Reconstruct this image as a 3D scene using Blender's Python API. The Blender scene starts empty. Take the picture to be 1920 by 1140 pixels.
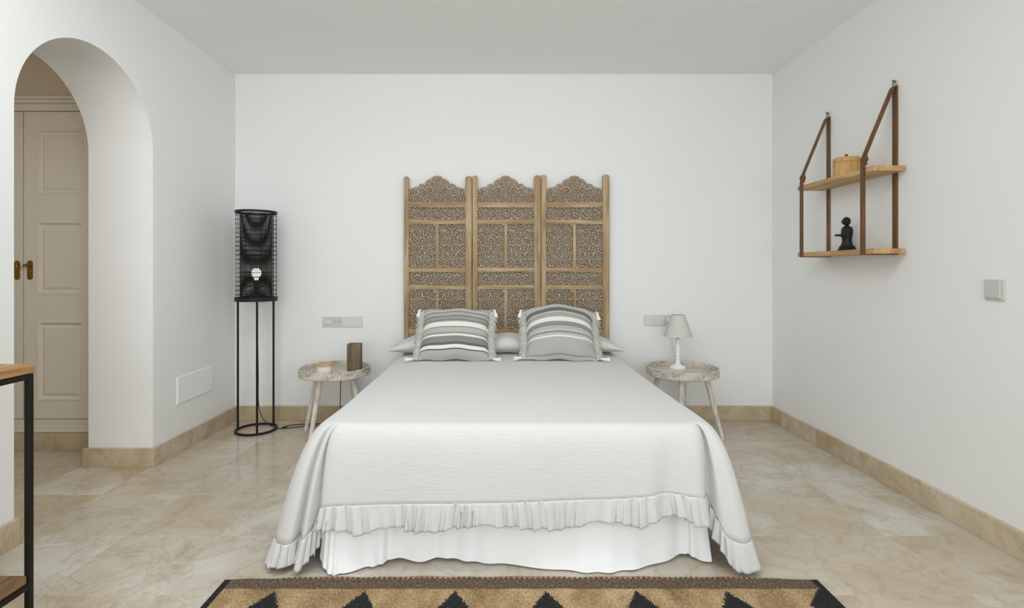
import bpy, math, random
import numpy as np
from mathutils import Vector, Matrix

random.seed(4)
S = bpy.context.scene
COL = S.collection
PI = math.pi

# ------------------------------------------------------------------ camera
FPX = 983.0
cam_d = bpy.data.cameras.new('camera')
cam_d.sensor_fit = 'HORIZONTAL'
cam_d.sensor_width = 36.0
cam_d.lens = FPX / 1920.0 * 36.0
cam_d.shift_x = 20.0 / 1920.0
cam_d.shift_y = -65.0 / 1920.0
cam_d.clip_start = 0.05
cam = bpy.data.objects.new('camera', cam_d)
COL.objects.link(cam)
cam.location = (0, 0, 1.12)
cam.rotation_euler = (PI / 2, 0, 0)
S.camera = cam

# ------------------------------------------------------------------ world, light, exposure
world = bpy.data.worlds.new('sky')
S.world = world
world.use_nodes = True
bg = world.node_tree.nodes['Background']
bg.inputs['Color'].default_value = (0.93, 0.97, 1.0, 1)
bg.inputs['Strength'].default_value = 1.0


def area(name, loc, target, sx, sy, power, color):
    d = bpy.data.lights.new(name, 'AREA')
    d.shape = 'RECTANGLE'
    d.size, d.size_y = sx, sy
    d.energy = power
    d.color = color
    o = bpy.data.objects.new(name, d)
    COL.objects.link(o)
    o.location = loc
    o.rotation_euler = (Vector(target) - Vector(loc)).to_track_quat('-Z', 'Y').to_euler()
    return o


# daylight arriving through the terrace doors behind the camera, then added fills out of view
DAY = (0.94, 0.97, 1.0)
area('terrace_daylight', (-0.35, -3.1, 1.25), (-0.1, 3.9, 1.75), 2.4, 1.8, 74, DAY)
area('overhead_fill', (-0.45, 1.6, 2.55), (-0.4, 2.2, 0.4), 2.4, 0.8, 43, DAY)  # added overhead fill, lifts the bed top against the bed front
area('left_fill', (-1.93, -0.9, 1.5), (2.0, 2.2, 1.2), 1.3, 1.4, 10, DAY)  # added fill from the left, brightens the right wall
area('right_fill', (1.96, -1.0, 1.5), (-2.0, 2.2, 1.4), 1.5, 1.6, 34, DAY)  # added fill from the right, brightens the left wall and arch jamb
area('hall_fill', (-3.05, 1.35, 2.2), (-2.9, 2.6, 0.2), 0.5, 0.5, 6.8, (1.0, 0.95, 0.88))  # added warm fill out of view, brightens the wardrobe doors
S.view_settings.view_transform = 'Standard'
S.view_settings.look = 'None'
S.view_settings.gamma = 1.0
S.view_settings.use_curve_mapping = False
S.view_settings.exposure = -0.02
S.cycles.use_denoising = True
S.cycles.max_bounces = 10
S.cycles.diffuse_bounces = 7
S.cycles.caustics_reflective = False
S.cycles.caustics_refractive = False

# ------------------------------------------------------------------ materials


def srgb(r, g, b):
    def f(c):
        c /= 255.0
        return c / 12.92 if c <= 0.04045 else ((c + 0.055) / 1.055) ** 2.4
    return (f(r), f(g), f(b), 1.0)


class NT:
    def __init__(self, name):
        self.m = bpy.data.materials.new(name)
        self.m.use_nodes = True
        self.t = self.m.node_tree
        self.b = self.t.nodes['Principled BSDF']

    def n(self, kind, **kw):
        nd = self.t.nodes.new(kind)
        for k, v in kw.items():
            setattr(nd, k, v)
        return nd

    def l(self, a, b):
        self.t.links.new(a, b)

    def val(self, sock, v):
        if hasattr(v, 'is_output'):
            self.l(v, sock)
        else:
            sock.default_value = v

    def math(self, op, a, b=0.0, c=None):
        nd = self.n('ShaderNodeMath', operation=op)
        self.val(nd.inputs[0], a)
        self.val(nd.inputs[1], b)
        if c is not None:
            self.val(nd.inputs[2], c)
        return nd.outputs[0]

    def coord(self, kind='Object', scale=(1, 1, 1), loc=(0, 0, 0)):
        tc = self.n('ShaderNodeTexCoord')
        mp = self.n('ShaderNodeMapping')
        mp.inputs['Scale'].default_value = scale
        mp.inputs['Location'].default_value = loc
        self.l(tc.outputs[kind], mp.inputs['Vector'])
        return mp.outputs[0]

    def noise(self, vec, scale, detail=4, rough=0.55, dist=0.0):
        nd = self.n('ShaderNodeTexNoise')
        self.l(vec, nd.inputs['Vector'])
        nd.inputs['Scale'].default_value = scale
        nd.inputs['Detail'].default_value = detail
        nd.inputs['Roughness'].default_value = rough
        nd.inputs['Distortion'].default_value = dist
        return nd.outputs[0]

    def ramp(self, fac, stops, interp='LINEAR'):
        nd = self.n('ShaderNodeValToRGB')
        cr = nd.color_ramp
        cr.interpolation = interp
        while len(cr.elements) < len(stops):
            cr.elements.new(0.5)
        for i, (p, c) in enumerate(stops):
            cr.elements[i].position = p
            cr.elements[i].color = c
        self.l(fac, nd.inputs[0])
        return nd.outputs[0]

    def mix(self, fac, a, b, mode='MIX'):
        nd = self.n('ShaderNodeMix', data_type='RGBA', blend_type=mode)
        self.val(nd.inputs[0], fac)
        self.val(nd.inputs[6], a)
        self.val(nd.inputs[7], b)
        return nd.outputs[2]

    def bump(self, h, strength, dist=0.01):
        nd = self.n('ShaderNodeBump')
        nd.inputs['Strength'].default_value = strength
        nd.inputs['Distance'].default_value = dist
        self.l(h, nd.inputs['Height'])
        self.l(nd.outputs[0], self.b.inputs['Normal'])

    def base(self, c):
        self.val(self.b.inputs['Base Color'], c)
        return self

    def set(self, rough=None, metal=None, spec=None, sheen=None):
        if rough is not None:
            self.val(self.b.inputs['Roughness'], rough)
        if metal is not None:
            self.b.inputs['Metallic'].default_value = metal
        if spec is not None:
            self.b.inputs['Specular IOR Level'].default_value = spec
        if sheen is not None:
            self.b.inputs['Sheen Weight'].default_value = sheen
        return self


def paint(name, col, rough=0.85, var=0.03, bump=0.04):
    k = NT(name)
    v = k.coord()
    f = k.noise(v, 2.2, 3)
    c2 = tuple(x * (1 - var) for x in col[:3]) + (1,)
    k.base(k.mix(f, c2, col)).set(rough=rough, spec=0.2)
    k.bump(k.noise(v, 160, 2), bump, 0.002)
    return k.m


M = {}
M['wall'] = paint('wall_paint', srgb(232, 233, 232))
M['ceiling'] = paint('ceiling_paint', srgb(238, 241, 242))
M['hall'] = paint('hall_paint', srgb(216, 206, 190))
M['door_paint'] = paint('wardrobe_paint', srgb(226, 220, 208), 0.5, 0.02, 0.0)
M['plastic'] = paint('socket_plastic', srgb(212, 212, 207), 0.4, 0.01, 0.0)
M['plastic_grey'] = paint('socket_grey', srgb(196, 196, 191), 0.4, 0.01, 0.0)
M['plastic_dark'] = paint('socket_holes', srgb(70, 68, 64), 0.5, 0.01, 0.0)
M['vent_paint'] = paint('access_panel_paint', srgb(236, 237, 236), 0.5, 0.01, 0.0)
M['shade_linen'] = paint('lamp_shade_linen', srgb(204, 203, 197), 0.9, 0.04, 0.3)
M['white_gloss'] = paint('white_lacquer', srgb(243, 243, 240), 0.35, 0.02, 0.0)
M['candle_glass'] = paint('white_glazed_bowl', srgb(236, 234, 228), 0.3, 0.02, 0.0)
M['black_metal'] = paint('black_powder_coat', srgb(36, 36, 36), 0.5, 0.1, 0.1)
M['console_metal'] = paint('dark_bronze_metal', srgb(30, 27, 22), 0.45, 0.15, 0.1)
M['cable'] = paint('cable_rubber', srgb(52, 46, 40), 0.5, 0.1, 0.0)
M['bronze'] = paint('dark_bronze_cast', srgb(34, 34, 33), 0.42, 0.3, 0.3)
M['brass'] = NT('aged_brass').base(srgb(150, 122, 66)).set(rough=0.35, metal=0.9).m
M['steel'] = NT('hook_steel').base(srgb(130, 126, 118)).set(rough=0.3, metal=1.0).m
_e = NT('bulb_glow')
_e.base(srgb(255, 250, 240)).set(rough=0.4)
_e.b.inputs['Emission Color'].default_value = srgb(255, 244, 226)
_e.b.inputs['Emission Strength'].default_value = 2.2
M['bulb'] = _e.m


def marble(name, tiles=True):
    k = NT(name)
    tc = k.n('ShaderNodeTexCoord')
    sep = k.n('ShaderNodeSeparateXYZ')
    k.l(tc.outputs['Object'], sep.inputs[0])
    T = 0.4
    if tiles:
        ux = k.math('DIVIDE', k.math('SUBTRACT', sep.outputs[0], 1.217 - 4.0), T)
        uy = k.math('DIVIDE', k.math('SUBTRACT', sep.outputs[1], 2.203 - 4.0), T)
    else:
        ux = k.math('DIVIDE', k.math('SUBTRACT', sep.outputs[0], 1.217 - 4.0), T)
        uy = k.math('DIVIDE', k.math('SUBTRACT', sep.outputs[1], 3.33 - 4.0), T)
    ix, iy = k.math('FLOOR', ux), k.math('FLOOR', uy)
    cmb = k.n('ShaderNodeCombineXYZ')
    k.l(ix, cmb.inputs[0])
    k.l(iy, cmb.inputs[1])
    wn = k.n('ShaderNodeTexWhiteNoise', noise_dimensions='3D')
    k.l(cmb.outputs[0], wn.inputs['Vector'])
    off = k.n('ShaderNodeVectorMath', operation='MULTIPLY_ADD')
    k.l(wn.outputs['Color'], off.inputs[0])
    off.inputs[1].default_value = (6, 6, 6)
    k.l(tc.outputs['Object'], off.inputs[2])
    vec = off.outputs[0]
    cloud = k.noise(vec, 3.2, 6, 0.6, 0.6)
    fine = k.noise(vec, 14, 6, 0.62, 0.8)
    ridge = k.math('ABSOLUTE', k.math('SUBTRACT', k.noise(vec, 4.5, 5, 0.6, 1.0), 0.5))
    vein = k.math('SUBTRACT', 1.0, k.math('MINIMUM', k.math('MULTIPLY', ridge, 26.0), 1.0))
    ridge2 = k.math('ABSOLUTE', k.math('SUBTRACT', k.noise(vec, 9.5, 4, 0.6, 1.4), 0.5))
    vein2 = k.math('SUBTRACT', 1.0, k.math('MINIMUM', k.math('MULTIPLY', ridge2, 34.0), 1.0))
    light, mid, tan, dark = (srgb(208, 205, 198), srgb(192, 184, 168), srgb(176, 157, 126), srgb(156, 130, 94)) if tiles else \
        (srgb(206, 195, 174), srgb(190, 174, 146), srgb(172, 152, 118), srgb(150, 124, 88))
    c = k.ramp(cloud, [(0.28, tan), (0.45, mid), (0.62, light)])
    c = k.mix(k.math('MULTIPLY', fine, 0.35), c, mid)
    c = k.mix(k.math('MULTIPLY', vein, 0.32), c, dark)
    c = k.mix(k.math('MULTIPLY', vein2, 0.14), c, dark)
    tint = k.math('MULTIPLY', k.math('POWER', wn.outputs['Value'], 1.6), 0.45)
    c = k.mix(tint, c, srgb(178, 156, 122))

    def edge(u):
        f = k.math('FRACT', u)
        return k.math('MINIMUM', f, k.math('SUBTRACT', 1.0, f))
    e = k.math('MINIMUM', edge(ux), edge(uy)) if tiles else k.math('MINIMUM', edge(ux), edge(uy))
    j = k.math('LESS_THAN', e, 0.0035)
    c = k.mix(k.math('MULTIPLY', j, 0.22), c, srgb(222, 212, 194))
    k.base(c).set(rough=k.math('MULTIPLY_ADD', fine, 0.14, 0.09), spec=0.38)
    return k.m


M['marble'] = marble('cream_marble_tiles')
M['marble_base'] = marble('cream_marble_skirting', False)


def wood(name, cols, axis='x', scale=1.0, rough=0.6, bump=0.15, spec=0.3):
    k = NT(name)
    sc = {'x': (3, 40, 40), 'y': (40, 3, 40), 'z': (40, 40, 3)}[axis]
    v = k.coord(scale=tuple(s * scale for s in sc))
    g = k.noise(v, 1.0, 5, 0.6, 0.8)
    big = k.noise(k.coord(), 5.0, 3)
    f = k.math('ADD', k.math('MULTIPLY', g, 0.75), k.math('MULTIPLY', big, 0.25))
    k.base(k.ramp(f, [(0.34, cols[0]), (0.5, cols[1]), (0.64, cols[2])])).set(rough=rough, spec=spec)
    k.bump(g, bump, 0.002)
    return k.m


SC = [srgb(134, 108, 78), srgb(166, 142, 108), srgb(190, 170, 138)]
M['screen_z'] = wood('mango_wood_upright', SC, 'z', 0.8, 0.7)
M['screen_x'] = wood('mango_wood_rail', SC, 'x', 0.8, 0.7)
k = NT('carved_mango_wood')
f = k.noise(k.coord(), 120, 3, 0.6)
k.base(k.ramp(f, [(0.32, srgb(118, 96, 72)), (0.5, srgb(164, 142, 114)), (0.66, srgb(222, 210, 190))])).set(rough=0.8, spec=0.15)
M['carved'] = k.m
OAK = [srgb(158, 122, 78), srgb(186, 150, 102), srgb(204, 172, 126)]
M['shelf_oak'] = wood('shelf_oak', OAK, 'y', 0.6, 0.55)
M['bamboo'] = wood('canister_bamboo', [srgb(168, 124, 72), srgb(196, 154, 98), srgb(208, 170, 116)], 'z', 1.6, 0.5)
M['knob_wood'] = wood('dark_knob_wood', [srgb(100, 60, 34), srgb(124, 76, 44), srgb(140, 90, 54)], 'z', 1, 0.5)
M['console_wood'] = wood('reclaimed_console_wood', [srgb(112, 76, 44), srgb(156, 114, 70), srgb(192, 156, 112)], 'y', 0.7, 0.5)
M['console_wood_dark'] = wood('reclaimed_shelf_wood', [srgb(92, 66, 44), srgb(126, 96, 66), srgb(150, 118, 84)], 'y', 0.7, 0.55)
M['block'] = wood('weathered_block_wood', [srgb(74, 62, 50), srgb(112, 98, 80), srgb(140, 126, 104)], 'z', 0.7, 0.85, 0.4)
M['lid_wood'] = wood('pale_lid_wood', [srgb(176, 144, 96), srgb(200, 170, 122), srgb(214, 188, 142)], 'x', 1, 0.5)
M['leather'] = wood('brown_leather', [srgb(84, 56, 30), srgb(108, 74, 42), srgb(132, 94, 56)], 'z', 0.6, 0.55, 0.1)


def whitewash(name, amount, axis='z'):
    k = NT(name)
    sc = {'z': (30, 30, 6), 'x': (6, 30, 30)}[axis]
    g = k.noise(k.coord(scale=sc), 1.0, 5, 0.65, 0.6)
    b = k.noise(k.coord(), 60, 4, 0.6)
    f = k.math('ADD', k.math('MULTIPLY', g, 0.75), k.math('MULTIPLY', b, 0.25))
    k.base(k.ramp(f, [(0.34 - amount, srgb(150, 130, 108)), (0.46 - amount, srgb(196, 188, 177)),
                      (0.62 - amount, srgb(222, 218, 212))])).set(rough=0.65, spec=0.3)
    k.bump(b, 0.5, 0.004)
    return k.m


M['wash_leg'] = whitewash('whitewashed_leg', 0.05)
M['wash_rim'] = whitewash('whitewashed_carved_rim', -0.02, 'x')
k = NT('whitewashed_tray_top')
g = k.noise(k.coord(scale=(4, 26, 26)), 1.0, 5, 0.6, 0.5)
k.base(k.ramp(g, [(0.3, srgb(170, 154, 134)), (0.6, srgb(206, 198, 188))])).set(rough=0.16, spec=0.5)
M['wash_top'] = k.m


def fabric(name, col, col2, scale=(8, 60, 60), bump=0.35, weave=600):
    k = NT(name)
    v = k.coord(scale=scale)
    a = k.noise(v, 1.0, 4, 0.6, 0.5)
    w = k.noise(k.coord(), weave, 1)
    k.base(k.mix(a, col2, col)).set(rough=0.95, spec=0.1, sheen=0.15)
    h = k.math('ADD', a, k.math('MULTIPLY', w, 0.25))
    k.bump(h, bump, 0.006)
    return k.m


M['spread'] = fabric('crinkled_gauze', srgb(212, 212, 211), srgb(202, 202, 200), (16, 130, 130), 0.25)
M['ruffle'] = fabric('gathered_gauze', srgb(212, 212, 211), srgb(198, 198, 196), (70, 70, 10), 0.3)
M['valance'] = fabric('white_linen', srgb(238, 239, 240), srgb(232, 233, 234), (14, 14, 30), 0.2)
M['pillow'] = fabric('pillow_linen', srgb(215, 215, 212), srgb(205, 205, 201), (10, 30, 30), 0.25)
M['fringe'] = fabric('cotton_fringe', srgb(208, 206, 199), srgb(186, 183, 175), (90, 90, 14), 0.3)
M['tassel'] = fabric('white_cotton_tassel', srgb(240, 239, 235), srgb(228, 226, 220), (120, 120, 20), 0.3)


def stripes(name, stops):
    k = NT(name)
    tc = k.n('ShaderNodeTexCoord')
    sep = k.n('ShaderNodeSeparateXYZ')
    k.l(tc.outputs['UV'], sep.inputs[0])
    v = k.math('SUBTRACT', 1.0, sep.outputs[1])
    st = []
    dots = []
    for a, c in stops:
        if c < 0:
            dots.append(a)
            c = -c
        c = c * 0.88 if c < 235 else c * 0.97
        w = (c, c * 0.992, c * 0.972) if c < 222 else (c, c * 0.985, c * 0.95)
        st.append((a, srgb(*w)))
    col = k.ramp(v, st, 'CONSTANT')
    wv = k.math('SINE', k.math('MULTIPLY', sep.outputs[0], 260.0))
    for a in dots:
        inb = k.math('MULTIPLY', k.math('GREATER_THAN', v, a), k.math('LESS_THAN', v, a + 0.035))
        m = k.math('MULTIPLY', inb, k.math('GREATER_THAN', wv, 0.35))
        col = k.mix(m, col, srgb(196, 194, 188))
    wv2 = k.noise(k.coord('UV', (60, 400, 1)), 1.0, 2)
    col = k.mix(k.math('MULTIPLY', wv2, 0.25), col, srgb(186, 185, 180))
    k.base(col).set(rough=0.95, spec=0.08, sheen=0.1)
    k.bump(k.noise(k.coord('UV', (120, 300, 1)), 1.0, 2), 0.3, 0.002)
    return k.m


M['stripe_a'] = stripes('striped_weave', [
    (0, 196), (0.12, 222), (0.165, -70), (0.20, 196), (0.27, 110), (0.29, 165), (0.34, 190), (0.355, 120), (0.375, 160), (0.40, 240),
    (0.495, 130), (0.51, 200), (0.60, 160), (0.635, 236), (0.67, 140), (0.77, 92), (0.815, 238), (0.87, 80), (0.89, 190)])
M['stripe_b'] = stripes('striped_weave_reversed', [
    (0, 214), (0.17, 105), (0.26, 222), (0.285, 180), (0.375, 238), (0.455, 150), (0.52, 105), (0.535, 196), (0.60, 225), (0.625, -80),
    (0.66, 205), (0.70, 236), (0.725, 190), (0.955, 150), (0.97, 205)])


def rug_mat():
    k = NT('jute_kilim')
    tc = k.n('ShaderNodeTexCoord')
    sep = k.n('ShaderNodeSeparateXYZ')
    k.l(tc.outputs['Object'], sep.inputs[0])
    x, y = sep.outputs[0], sep.outputs[1]       # object origin: centre of the rug's far edge, y runs negative towards the camera
    ed = k.math('MULTIPLY', y, -1.0)
    wv = k.noise(k.coord(scale=(200, 80, 1)), 1.0, 4, 0.75)
    big = k.noise(k.coord(scale=(9, 5, 1)), 1.0, 4, 0.6)
    fld = k.ramp(k.math('ADD', k.math('MULTIPLY', wv, 0.6), k.math('MULTIPLY', big, 0.4)),
                 [(0.36, srgb(104, 84, 60)), (0.5, srgb(164, 138, 102)), (0.63, srgb(206, 182, 144))])
    band = k.ramp(wv, [(0.32, srgb(60, 52, 44)), (0.52, srgb(104, 90, 76)), (0.68, srgb(150, 134, 114))])
    blk = k.ramp(wv, [(0.35, srgb(30, 32, 33)), (0.65, srgb(58, 60, 60))])
    edw = k.math('ADD', ed, k.math('MULTIPLY', big, 0.008))
    inband = k.math('MULTIPLY', k.math('GREATER_THAN', edw, 0.017), k.math('LESS_THAN', edw, 0.078))
    c = k.mix(inband, fld, band)
    dot = k.math('MULTIPLY', k.math('GREATER_THAN', k.math('SINE', k.math('MULTIPLY', x, 330.0)), 0.1), k.math('GREATER_THAN', wv, 0.45))
    inedge = k.math('MULTIPLY', k.math('LESS_THAN', edw, 0.017), k.math('GREATER_THAN', edw, 0.008))
    c = k.mix(k.math('MULTIPLY', inedge, dot), c, srgb(70, 60, 48))
    # row of stepped diamonds
    Q = 0.0085
    ys = k.math('MULTIPLY', k.math('FLOOR', k.math('DIVIDE', ed, Q)), Q)
    P = 0.312
    cell = k.math('DIVIDE', k.math('ADD', x, 0.853 + P / 2 + P * 4), P)
    fx = k.math('ABSOLUTE', k.math('MULTIPLY', k.math('SUBTRACT', k.math('FRACT', cell), 0.5), P))
    dy = k.math('ABSOLUTE', k.math('SUBTRACT', k.math('MODULO', k.math('ADD', ys, 0.78), 0.42), 0.21))
    dia = k.math('ADD', k.math('DIVIDE', fx, 0.108), k.math('DIVIDE', dy, 0.19))
    ragged = k.math('MULTIPLY', k.math('SUBTRACT', wv, 0.5), 0.5)
    dia = k.math('ADD', dia, ragged)
    m = k.math('MULTIPLY', k.math('LESS_THAN', dia, 1.0), k.math('GREATER_THAN', dia, 0.42))
    m = k.math('MULTIPLY', m, k.math('GREATER_THAN', ed, 0.085))
    side = k.math('GREATER_THAN', k.math('ABSOLUTE', x), 1.037)
    saw = k.math('MULTIPLY', k.math('PINGPONG', k.math('SUBTRACT', ys, 0.07), 0.09), 0.9)
    rside = k.math('MULTIPLY', k.math('GREATER_THAN', k.math('ADD', x, saw), 1.03), k.math('GREATER_THAN', ed, 0.075))
    m = k.math('MAXIMUM', m, k.math('MAXIMUM', side, rside))
    c = k.mix(m, c, blk)
    k.base(c).set(rough=0.95, spec=0.05)
    k.bump(wv, 0.8, 0.004)
    return k.m


M['rug'] = rug_mat()

# ------------------------------------------------------------------ mesh helpers


class MB:
    def __init__(self):
        self.v, self.f, self.uv = [], [], []

    def add(self, verts, faces):
        b = len(self.v)
        self.v.extend([tuple(p) for p in verts])
        self.f.extend([tuple(i + b for i in fc) for fc in faces])
        return self

    def box(self, x0, x1, y0, y1, z0, z1):
        vs = [(x, y, z) for z in (z0, z1) for y in (y0, y1) for x in (x0, x1)]
        return self.add(vs, [(0, 2, 3, 1), (4, 5, 7, 6), (0, 1, 5, 4), (2, 6, 7, 3), (0, 4, 6, 2), (1, 3, 7, 5)])

    def tube(self, pts, r, n=10, closed=False, caps=True):
        pts = [Vector(p) for p in pts]
        N = len(pts)
        rs = r if isinstance(r, (list, tuple)) else [r] * N
        prev = None
        vs, fs = [], []
        for i, p in enumerate(pts):
            if closed:
                d = pts[(i + 1) % N] - pts[i - 1]
            else:
                d = pts[min(i + 1, N - 1)] - pts[max(i - 1, 0)]
            d.normalize()
            if prev is None:
                up = Vector((0, 0, 1)) if abs(d.z) < 0.9 else Vector((1, 0, 0))
                a = d.cross(up).normalized()
            else:
                a = (prev - d * prev.dot(d)).normalized()
            prev = a
            b = d.cross(a)
            for j in range(n):
                t = 2 * PI * j / n
                vs.append(p + a * (rs[i] * math.cos(t)) + b * (rs[i] * math.sin(t)))
        for i in range(N if closed else N - 1):
            k2 = (i + 1) % N
            for j in range(n):
                fs.append((i * n + j, i * n + (j + 1) % n, k2 * n + (j + 1) % n, k2 * n + j))
        if caps and not closed:
            fs.append(tuple(range(n - 1, -1, -1)))
            fs.append(tuple((N - 1) * n + j for j in range(n)))
        return self.add(vs, fs)

    def ring(self, c, R, r, n=48, m=8):
        return self.tube([(c[0] + R * math.cos(2 * PI * i / n), c[1] + R * math.sin(2 * PI * i / n), c[2]) for i in range(n)], r, m, True)

    def lathe(self, prof, c, n=32, squash=1.0, mod=None, caps=True):
        """profile of (radius, z) turned about the vertical through c"""
        vs, fs = [], []
        for (r, z) in prof:
            for j in range(n):
                t = 2 * PI * j / n
                rr = r * (mod(t, z) if mod else 1.0)
                vs.append((c[0] + rr * math.cos(t), c[1] + rr * squash * math.sin(t), c[2] + z))
        for i in range(len(prof) - 1):
            for j in range(n):
                fs.append((i * n + j, i * n + (j + 1) % n, (i + 1) * n + (j + 1) % n, (i + 1) * n + j))
        if caps and prof[0][0] > 1e-5:
            fs.append(tuple(range(n - 1, -1, -1)))
        if caps and prof[-1][0] > 1e-5:
            fs.append(tuple((len(prof) - 1) * n + j for j in range(n)))
        return self.add(vs, fs)

    def sphere(self, c, rx, ry, rz, n=20, m=12):
        prof = [(max(math.sin(PI * i / m), 1e-4), -math.cos(PI * i / m)) for i in range(m + 1)]
        vs, fs = [], []
        for (r, z) in prof:
            for j in range(n):
                t = 2 * PI * j / n
                vs.append((c[0] + rx * r * math.cos(t), c[1] + ry * r * math.sin(t), c[2] + rz * z))
        for i in range(m):
            for j in range(n):
                fs.append((i * n + j, i * n + (j + 1) % n, (i + 1) * n + (j + 1) % n, (i + 1) * n + j))
        return self.add(vs, fs)

    def ribbon(self, pts, wvec, th, nrm):
        """flat strap: path pts, width vector, thickness along per-point normals"""
        vs, fs = [], []
        w = Vector(wvec) * 0.5
        for p, nn in zip(pts, nrm):
            p, nn = Vector(p), Vector(nn).normalized() * th
            vs += [p - w, p + w, p + w + nn, p - w + nn]
        for i in range(len(pts) - 1):
            a, b = i * 4, i * 4 + 4
            for j in range(4):
                fs.append((a + j, a + (j + 1) % 4, b + (j + 1) % 4, b + j))
        fs += [(3, 2, 1, 0), tuple(len(vs) - 4 + j for j in range(4))]
        return self.add(vs, fs)

    def grid(self, fn, nu, nv, close=False):
        """fn(i, j) -> point for i in 0..nu, j in 0..nv"""
        vs = [fn(i, j) for i in range(nu + 1) for j in range(nv + 1)]
        fs = []
        for i in range(nu):
            for j in range(nv):
                a = i * (nv + 1) + j
                fs.append((a, a + nv + 1, a + nv + 2, a + 1))
        return self.add(vs, fs)


def root_of(o):
    while o.parent:
        o = o.parent
    return o


def obj(name, mb, m, parent=None, smooth=False, bevel=0.0, origin=None, uv=None, angle=None, solid=0.0):
    """ONE mesh object. Vertices are given in world space; the object sits at its thing's base."""
    o0 = Vector(root_of(parent).location) if parent else Vector(origin or (0, 0, 0))
    me = bpy.data.meshes.new(name)
    me.from_pydata([tuple(Vector(p) - o0) for p in mb.v], [], mb.f)
    me.validate()
    me.materials.append(M[m])
    if smooth:
        me.polygons.foreach_set('use_smooth', [True] * len(me.polygons))
    if uv:
        lay = me.uv_layers.new(name='UVMap')
        for lp in me.loops:
            lay.data[lp.index].uv = uv[lp.vertex_index]
    ob = bpy.data.objects.new(name, me)
    COL.objects.link(ob)
    if parent:
        ob.parent = parent
    else:
        ob.location = o0
    if smooth and angle:
        me.set_sharp_from_angle(angle=math.radians(angle))
    if solid:
        md = ob.modifiers.new('thickness', 'SOLIDIFY')
        md.thickness = solid
        md.offset = -1
    if bevel:
        md = ob.modifiers.new('edge', 'BEVEL')
        md.width = bevel
        md.segments = 2
        md.limit_method = 'ANGLE'
    return ob


def tag(o, label, cat, group=None):
    o['label'] = label
    o['category'] = cat
    if group:
        o['group'] = group
    return o


def thing(name, label, cat, loc, group=None):
    o = bpy.data.objects.new(name, None)
    o.empty_display_size = 0.1
    COL.objects.link(o)
    o.location = loc
    return tag(o, label, cat, group)


def struct(name, mb, m, **kw):
    o = obj(name, mb, m, **kw)
    o['kind'] = 'structure'
    return o


# ------------------------------------------------------------------ room shell
XL, XR, YB, YF, H = -1.98, 2.016, 3.90, -3.2, 2.572
WT = 0.367                       # thickness of the left wall, seen in the arch
HX0, HY0 = -3.75, 0.75           # dressing hall beyond the arch
AY0, AY1, AZ = 2.13, 2.98, 1.785  # arch opening: jambs and springing height
AC, AR = (AY0 + AY1) / 2, (AY1 - AY0) / 2

struct('floor', MB().box(HX0, XR + 0.2, YF, YB + 0.2, -0.1, 0), 'marble')
struct('ceiling', MB().box(XL - WT, XR + 0.2, YF, YB + 0.2, H, H + 0.1), 'ceiling')
struct('wall_back', MB().box(XL - WT, XR + 0.2, YB, YB + 0.2, 0, H), 'wall')
struct('wall_right', MB().box(XR, XR + 0.2, YF, YB, 0, H), 'wall')

# left wall: solid with an arched opening
mb = MB()
out = [(YF, 0), (AY0, 0)]
arc = [(AY0, AZ)] + [(AC - AR * math.cos(PI * i / 48), AZ + AR * math.sin(PI * i / 48)) for i in range(1, 48)] + [(AY1, AZ)]
out += arc + [(AY1, 0), (YB, 0), (YB, H)]
tops = [(y, H) for (y, z) in reversed(arc)]
nA = len(arc)


def wl(x):
    return [(x, y, z) for (y, z) in [(YF, 0), (AY0, 0), (AY1, 0), (YB, 0), (YF, H), (YB, H)] + arc + [(y, H) for (y, z) in arc]]


vs = wl(XL) + wl(XL - WT)
n1 = len(wl(XL))
fs = []
for s, o_ in ((0, 0), (1, n1)):
    A = lambda i: o_ + 6 + i
    T = lambda i: o_ + 6 + nA + i
    fc = [(o_ + 0, o_ + 1, A(0), T(0), o_ + 4), (o_ + 2, o_ + 3, o_ + 5, T(nA - 1), A(nA - 1))]
    fc += [(A(i), A(i + 1), T(i + 1), T(i)) for i in range(nA - 1)]
    fs += fc if s == 0 else [tuple(reversed(q)) for q in fc]
chain = [1] + [6 + i for i in range(nA)] + [2]
for a, b in zip(chain[:-1], chain[1:]):
    fs.append((b, a, a + n1, b + n1))
fs += [(0, 4, 4 + n1, n1), (3, 3 + n1, 5 + n1, 5), (0, n1, n1 + 1, 1), (2, n1 + 2, n1 + 3, 3)]
mb.add(vs, fs)
struct('wall_left', mb, 'wall')

# wall behind the camera, open at the terrace doors
mb = MB()
mb.box(XL, -1.75, YF - 0.2, YF, 0, H).box(1.55, XR, YF - 0.2, YF, 0, H).box(-1.75, 1.55, YF - 0.2, YF, 2.38, H)
struct('wall_front', mb, 'wall')

# dressing hall
struct('wall_hall', MB().box(HX0 - 0.1, HX0, HY0, YB, 0, 2.62), 'hall')
struct('wall_hall_rear', MB().box(HX0, XL - WT, HY0 - 0.1, HY0, 0, 2.62), 'hall')
struct('wall_hall_bulkhead', MB().box(HX0, XL - WT, 3.285, YB, 2.195, 2.62), 'hall')
struct('ceiling_hall', MB().box(HX0, XL - WT, HY0, YB, 2.62, 2.7), 'hall')

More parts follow.
